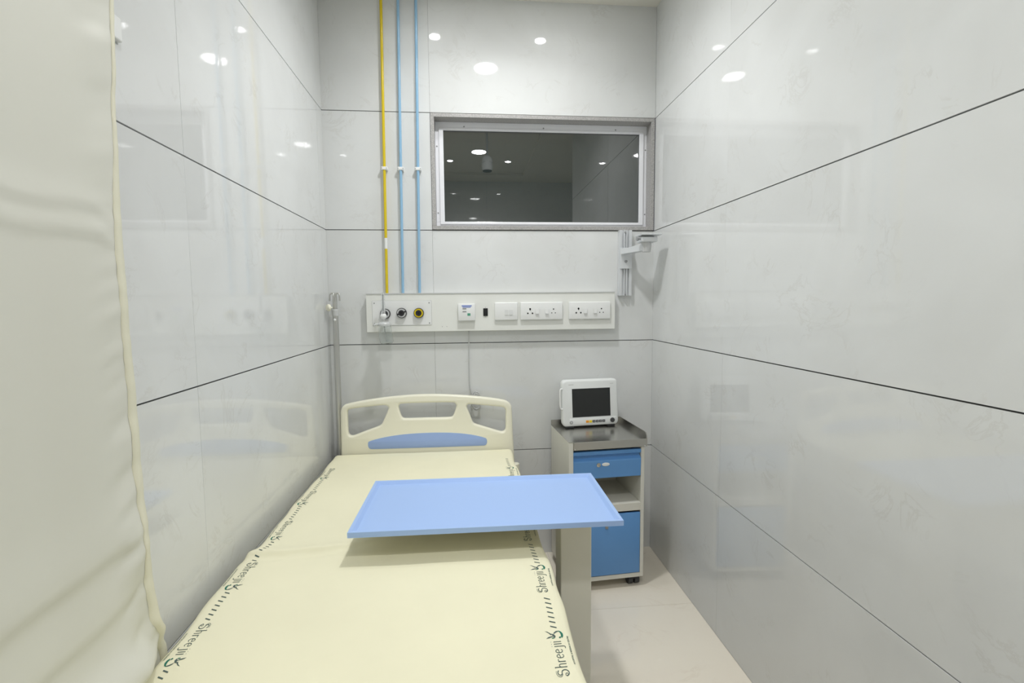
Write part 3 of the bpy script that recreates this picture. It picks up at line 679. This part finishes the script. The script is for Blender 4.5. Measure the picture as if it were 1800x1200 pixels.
obj('column', Box(0.246, 0.352, -0.062, 0.042, 0.088, TZ - 0.034, bev=0.004), 'colgrey', tb)
obj('base_bar', Box(0.262, 0.336, -0.13, 0.11, 0.050, 0.088, bev=0.004), 'colgrey', tb)
for y in (-0.11, 0.09):
    bl = obj('base_leg', Box(-0.30, 0.262, y - 0.018, y + 0.018, 0.052, 0.084, bev=0.004), 'colgrey', tb)
    for x in (-0.28, 0.30):
        bm = nb(); cyl(bm, (x, y - 0.010, 0.022), (x, y + 0.010, 0.022), 0.022, 16); box(bm, x - 0.012, x + 0.012, y - 0.013, y + 0.013, 0.030, 0.053)
        obj('castor', bm, 'dark', bl, smooth=True, auto=40)

# ------------------------------------------------------------------ bedside cabinet
cb = empty('bedside_cabinet', (1.189, -0.419, 0), rz=0.075, label='grey bedside cabinet with blue drawer and door and steel top', cat='cabinet')
cx0, cx1, cy0, cy1, cz0, cz1 = 0.010, 0.386, 0.012, 0.342, 0.050, 0.712
for a in ((0.0, cx0 + 0.012, 0.7515), (cx1 - 0.018, cx1, cz1)):
    obj('side_panel', Box(a[0], a[1], cy0 if a[0] else 0.0, cy1, cz0, a[2], bev=0.0015, seg=1), 'cabgrey', cb)
obj('back_panel', Box(cx0 + 0.012, cx1 - 0.018, cy1 - 0.008, cy1, cz0, cz1), 'cabgrey', cb)
obj('bottom_panel', Box(cx0 + 0.012, cx1 - 0.018, cy0, cy1 - 0.008, cz0, 0.071), 'cabgrey', cb)
obj('shelf', Box(cx0 + 0.012, cx1 - 0.018, cy0, cy1 - 0.008, 0.391, 0.430, bev=0.001, seg=1), 'cabgrey', cb)
obj('drawer_box', Box(cx0 + 0.020, cx1 - 0.026, cy0 + 0.0185, cy1 - 0.03, 0.572, 0.690), 'cabgrey', cb)
fx0, fx1 = cx0 + 0.014, cx1 - 0.020
bm = nb()    # drawer front: folded sheet with a rolled pull along its top
prof = [(0.004, 0.564), (0.000, 0.567), (-0.004, 0.648), (-0.003, 0.654), (0.012, 0.664), (0.014, 0.674), (0.004, 0.679), (-0.003, 0.683), (-0.004, 0.694), (0.000, 0.699), (0.018, 0.700), (0.018, 0.564)]
va = [bm.verts.new((fx0, cy0 + a, b)) for a, b in prof]; vb = [bm.verts.new((fx1, cy0 + a, b)) for a, b in prof]
for i in range(len(prof)):
    j = (i + 1) % len(prof); bm.faces.new((va[i], vb[i], vb[j], va[j]))
bm.faces.new(va); bm.faces.new(list(reversed(vb)))
bmesh.ops.recalc_face_normals(bm, faces=bm.faces[:])
dr = obj('drawer_front', bm, 'cabblue', cb)
obj('lock', lathe(nb(), (0.150, cy0 - 0.0035, 0.633), (0, -1, 0), [(0, 0.010), (0.003, 0.010), (0.004, 0.006)], 18), 'steel', dr, smooth=True, auto=40)
bm = nb(); lathe(bm, (0, 0, 0), (0, -1, 0), [(0, 0.0085), (0.002, 0.0085), (0.003, 0.005)], 20)
bm.transform(Matrix.Translation((0.186, cy0 - 0.0035, 0.634)) @ Matrix.Diagonal((2.3, 1, 1, 1)))
obj('badge', bm, 'white_pl', dr, smooth=True, auto=40)
do = obj('door', Box(fx0, fx1, cy0 - 0.002, cy0 + 0.016, 0.074, 0.380, bev=0.0025), 'cabblue', cb, smooth=True, auto=35)
obj('lock', lathe(nb(), (0.193, cy0 - 0.002, 0.318), (0, -1, 0), [(0, 0.008), (0.004, 0.008), (0.005, 0.004)], 14), 'grey', do, smooth=True, auto=40)
tp = obj('steel_top', Box(0.0225, 0.395, -0.001, 0.350, 0.7125, 0.752, bev=0.002, seg=2), 'steel', cb)
obj('edge_strip', Box(0.0, 0.0225, -0.001, 0.350, 0.7517, 0.7540), 'steel', tp)
obj('back_lip', Box(0.0, 0.395, 0.346, 0.350, 0.7505, 0.780), 'steel', tp)
for x in (0.391,):   # side lips, rounded down at the front
    bm = nb(); P = [(0.002, 0.7505), (0.350, 0.7505), (0.350, 0.780), (0.030, 0.780), (0.014, 0.776), (0.005, 0.766)]
    a = [bm.verts.new((x, p, q_)) for p, q_ in P]; b = [bm.verts.new((x + 0.004, p, q_)) for p, q_ in P]
    for i in range(len(P)): j = (i+1) % len(P); bm.faces.new((a[i], a[j], b[j], b[i]))
    bm.faces.new(list(reversed(a))); bm.faces.new(b); bmesh.ops.recalc_face_normals(bm, faces=bm.faces[:])
    obj('side_lip', bm, 'steel', tp)
for x in (0.030, 0.381):
    obj('rivet', lathe(nb(), (x, -0.001, 0.717), (0, -1, 0), [(0, 0.003), (0.002, 0.002)], 8), 'lgrey', tp)
for x in (0.045, 0.345):
    for y in (0.05, 0.30):
        bm = nb(); cyl(bm, (x - 0.028, y, 0.025), (x - 0.006, y, 0.025), 0.025, 20); cyl(bm, (x + 0.006, y, 0.025), (x + 0.028, y, 0.025), 0.025, 20)
        box(bm, x - 0.026, x + 0.026, y - 0.022, y + 0.022, 0.028, 0.0498, bev=0.006)
        obj('castor', bm, 'dark', cb, smooth=True, auto=40)

# ------------------------------------------------------------------ patient monitor on the cabinet
mo = empty('patient_monitor', (1.366, -0.148, 0.7525), rz=0.10, label='white patient monitor with a dark screen on the cabinet', cat='monitor')
mwid, mh = 0.156, 0.252
def lean(z): return 0.022 * (z - 0.006) / mh          # front leans back a little
bm = nb()
# rounded front outline swept back with a taper
def rrect(w, z0_, z1_, r, n=5):
    out = []
    for cx_, cz_, a0 in ((w - r, z1_ - r, 0), (-w + r, z1_ - r, 90), (-w + r, z0_ + r, 180), (w - r, z0_ + r, 270)):
        for k in range(n + 1):
            a = math.radians(a0 + 90 * k / n); out.append((cx_ + r * math.cos(a), cz_ + r * math.sin(a)))
    return out
secs = [(0.006, 0.006), (0.001, 0.002), (0.0, 0.0)]
rings = []
for off, yy, inset in ((0, 0.0, 0.010), (0, 0.002, 0.005), (0, 0.008, 0.001), (0, 0.016, 0.0), (0, 0.034, 0.001), (0, 0.038, 0.008), (0, 0.070, 0.016), (0, 0.094, 0.022), (0, 0.100, 0.030)):
    P = rrect(mwid - inset, 0.008 + inset * 0.8 if yy < 0.05 else 0.034 + (inset - 0.016) * 0.5, mh - inset, 0.022)
    rings.append([bm.verts.new((x, yy + lean(z), z)) for x, z in P])
n = len(rings[0])
for a, b in zip(rings, rings[1:]):
    for i in range(n): bm.faces.new((a[i], a[(i+1) % n], b[(i+1) % n], b[i]))
bm.faces.new(list(reversed(rings[0]))); bm.faces.new(rings[-1])
bmesh.ops.recalc_face_normals(bm, faces=bm.faces[:])
body = obj('casing', bm, 'mon_pl', mo, smooth=True, auto=50)
def leanbox(x0, x1, z0_, z1_, y0_, y1_, bev=0):
    b = Box(x0, x1, y0_, y1_, z0_, z1_, bev=bev)
    for v in b.verts: v.co.y += lean(v.co.z)
    return b
obj('screen', leanbox(-0.102, 0.110, 0.056, 0.206, -0.0006, 0.004), 'screen', mo)
obj('screen_surround', (lambda b: [(box(b, *a), None) for a in ((-0.105, -0.102, -0.0016, 0.003, 0.053, 0.209), (0.110, 0.113, -0.0016, 0.003, 0.053, 0.209), (-0.105, 0.113, -0.0016, 0.003, 0.206, 0.209), (-0.105, 0.113, -0.0016, 0.003, 0.053, 0.056))] and [setattr(v.co, 'y', v.co.y + lean(v.co.z)) for v in b.verts] and b)(nb()), 'mon_pl', mo)
cpn = obj('control_strip', leanbox(-0.118, 0.142, 0.018, 0.051, -0.004, 0.004, bev=0.003), 'mon_pl', mo, smooth=True, auto=35)
for k, m in enumerate(('orange', 'ykey', 'dark', 'dark', 'dark', 'dark')):
    xk = -0.022 + k * 0.0182
    obj('key', leanbox(xk - 0.0080, xk + 0.0080, 0.0255, 0.0385, -0.0056, -0.0030, bev=0.0012), m, cpn)
    if k > 1: obj('key_symbol', leanbox(xk - 0.003, xk + 0.003, 0.0305, 0.0335, -0.0060, -0.005), 'lgrey', cpn)
kn = obj('knob', lathe(nb(), (0.116, -0.003, 0.035), (0, -1, 0.05), [(0, 0.0125), (0.008, 0.0122), (0.011, 0.010), (0.0115, 0.004)], 24), 'dark', mo, smooth=True, auto=40)
obj('knob_ring', lathe(nb(), (0.116, -0.003, 0.035), (0, -1, 0.05), [(0, 0.0155), (0.0025, 0.0150), (0.0025, 0.0126)], 24, cap=False), 'white_pl', kn, smooth=True, auto=40)
pw = obj('power_button', lathe(nb(), (-0.110, 0.0, 0.031), (0, -1, 0), [(0, 0.009), (0.003, 0.0085)], 20), 'grey', mo, smooth=True, auto=40)
obj('button_centre', lathe(nb(), (-0.110, -0.003, 0.031), (0, -1, 0), [(0, 0.0055), (0.001, 0.005)], 16), 'lgrey', pw, smooth=True, auto=40)
obj('name_mark', leanbox(-0.120, -0.092, 0.2265, 0.2290, -0.0006, 0.002), 'lgrey', mo)
obj('name_mark', leanbox(0.112, 0.130, 0.2265, 0.2290, -0.0006, 0.002), 'lgrey', mo)
obj('cable_hook', tube(nb(), smooth_path([(-0.146, 0.024, 0.205), (-0.163, 0.022, 0.203), (-0.165, 0.020, 0.16), (-0.163, 0.018, 0.105), (-0.146, 0.016, 0.102)], 5), 0.0045, 8), 'white_pl', mo, smooth=True)
for x in (-0.115, 0.115):
    obj('foot', Box(x - 0.022, x + 0.022, 0.006, 0.055, 0.0, 0.011, bev=0.003), 'dark', mo)

# ------------------------------------------------------------------ curtain at the left, gathered along the wall
cur = empty('curtain', (0.06, -1.6, 0.32), label='cream privacy curtain hanging along the left wall', cat='curtain')
EDGE = [(2.95, -1.600), (2.3, -1.612), (1.99, -1.623), (1.88, -1.631), (1.76, -1.640), (1.56, -1.646), (1.39, -1.644), (1.22, -1.637), (1.06, -1.636), (0.95, -1.633), (0.85, -1.622), (0.774, -1.610), (0.684, -1.552), (0.642, -1.530), (0.61, -1.527), (0.30, -1.54)]
def edge_y(z):
    for (za, ya), (zb, yb) in zip(EDGE, EDGE[1:]):
        if z >= zb: return yb + (ya - yb) * sst(0, 1, (z - zb) / (za - zb))
    return EDGE[-1][1]
ZT, ZB = 2.925, 0.32
def cur_x(s, z):
    """s = distance along the cloth from its free edge"""
    x = 0.062 + 0.022 * math.sin(s * 5.2 - 0.5) * sst(0.10, 0.6, s) + 0.004 * math.sin(s * 17 * sst(0, 0.3, s) + z * 0.8)
    # creases left from folding, level across the cloth: each rises slowly from above and breaks back
    for zc, amp, up, dn in ((1.587, 0.0034, 0.030, 0.006), (1.541, 0.0034, 0.034, 0.006), (0.968, 0.0065, 0.070, 0.016), (0.856, 0.0050, 0.050, 0.014)):
        dz = z - (zc - 0.30 * max(0, 0.08 - s) + 0.004 * math.sin(s * 21))
        x += amp * math.exp(-(dz / (up if dz > 0 else dn)) ** 2) * sst(-0.02, 0.09, s)
    # puckers where the hem is stitched, stronger further down
    pk = noise.noise(Vector((z * 13 + s * 6, 3.1, 0))) + 0.6 * noise.noise(Vector((z * 31 + s * 9, 7.7, 0)))
    x += (0.007 + 0.014 * sst(1.3, 0.8, z)) * math.exp(-((s - 0.045) / 0.042) ** 2) * pk
    # billow over the edge of the mattress, then tucked between bed and wall
    x += 0.036 * sst(0.05, 0.14, s) * math.exp(-((z - 0.715) / 0.052) ** 2)
    free = 1 - sst(0.02, 0.09, s)
    pin = sst(0.78, 0.64, z) * free + sst(0.705, 0.652, z) * (1 - free)
    return x * (1 - pin) + 0.024 * pin + 0.003 * pin * math.sin(s * 30)
ns, nz = 150, 260; LS = 1.55
def cur_pt(i, k, off=0.0):
    s = LS * (i / ns) ** 1.7; z = ZT + (ZB - ZT) * k / nz
    ye = edge_y(z)
    dy = (ye + 1.6) * max(0, 1 - s / 0.5)
    return Vector((cur_x(s, z) + off, -1.6 + dy - s, z))
bm = nb(); V = [[bm.verts.new(cur_pt(i, k)) for k in range(nz + 1)] for i in range(ns + 1)]
for i in range(ns):
    for k in range(nz): bm.faces.new((V[i][k], V[i+1][k], V[i+1][k+1], V[i][k+1]))
bmesh.ops.recalc_face_normals(bm, faces=bm.faces[:])
obj('cloth', bm, 'curtain', cur, world=True, smooth=True)
bm = nb(); row = []
for k in range(nz + 1):
    z = ZT + (ZB - ZT) * k / nz; ye = edge_y(z)
    prof = []
    hwid = 0.010 + 0.014 * sst(1.80, 1.50, z)
    for s, off in ((0.0, -0.0010), (-0.0006, 0.0), (0.0, 0.0010), (hwid * 0.5, 0.0013), (hwid, 0.0012), (hwid + 0.0006, 0.0002)):
        prof.append(bm.verts.new(Vector((cur_x(max(s, 0), z) + off + 0.0006 * noise.noise(Vector((z * 40, s * 90, 2))), -1.6 + (ye + 1.6) * (1 - max(s, 0) / 0.5) - s, z))))
    row.append(prof)
for a, b in zip(row, row[1:]):
    for i in range(5): bm.faces.new((a[i], a[i+1], b[i+1], b[i]))
bmesh.ops.recalc_face_normals(bm, faces=bm.faces[:])
obj('hem', bm, 'hem', cur, world=True, smooth=True)
tr = empty('curtain_track', (0.062, -2.3, 2.93), label='white curtain track along the left wall under the ceiling', cat='curtain track')
obj('track', Box(0.050, 0.074, -3.30, -1.40, 2.932, 2.950, bev=0.002), 'alu_white', tr, world=True)
for y in (-1.45, -2.3, -3.2):
    obj('bracket', Box(0.056, 0.068, y - 0.01, y + 0.01, 2.948, CEIL), 'alu_white', tr, world=True)
# small white wall box half hidden by the curtain
wb = empty('wall_box', (0.0, -1.56, 1.985), label='small white plate on the left wall behind the curtain edge', cat='wall plate')
obj('cover', Box(0.0005, 0.012, -1.60, -1.516, 1.964, 2.012, bev=0.003), 'white_pl', wb, world=True)
obj('painted_shadow_line', Box(0.0003, 0.002, -1.602, -1.5145, 1.9625, 2.0135), 'lgrey', wb, world=True)  # slightly larger grey slab, its rim painted as shade around the cover
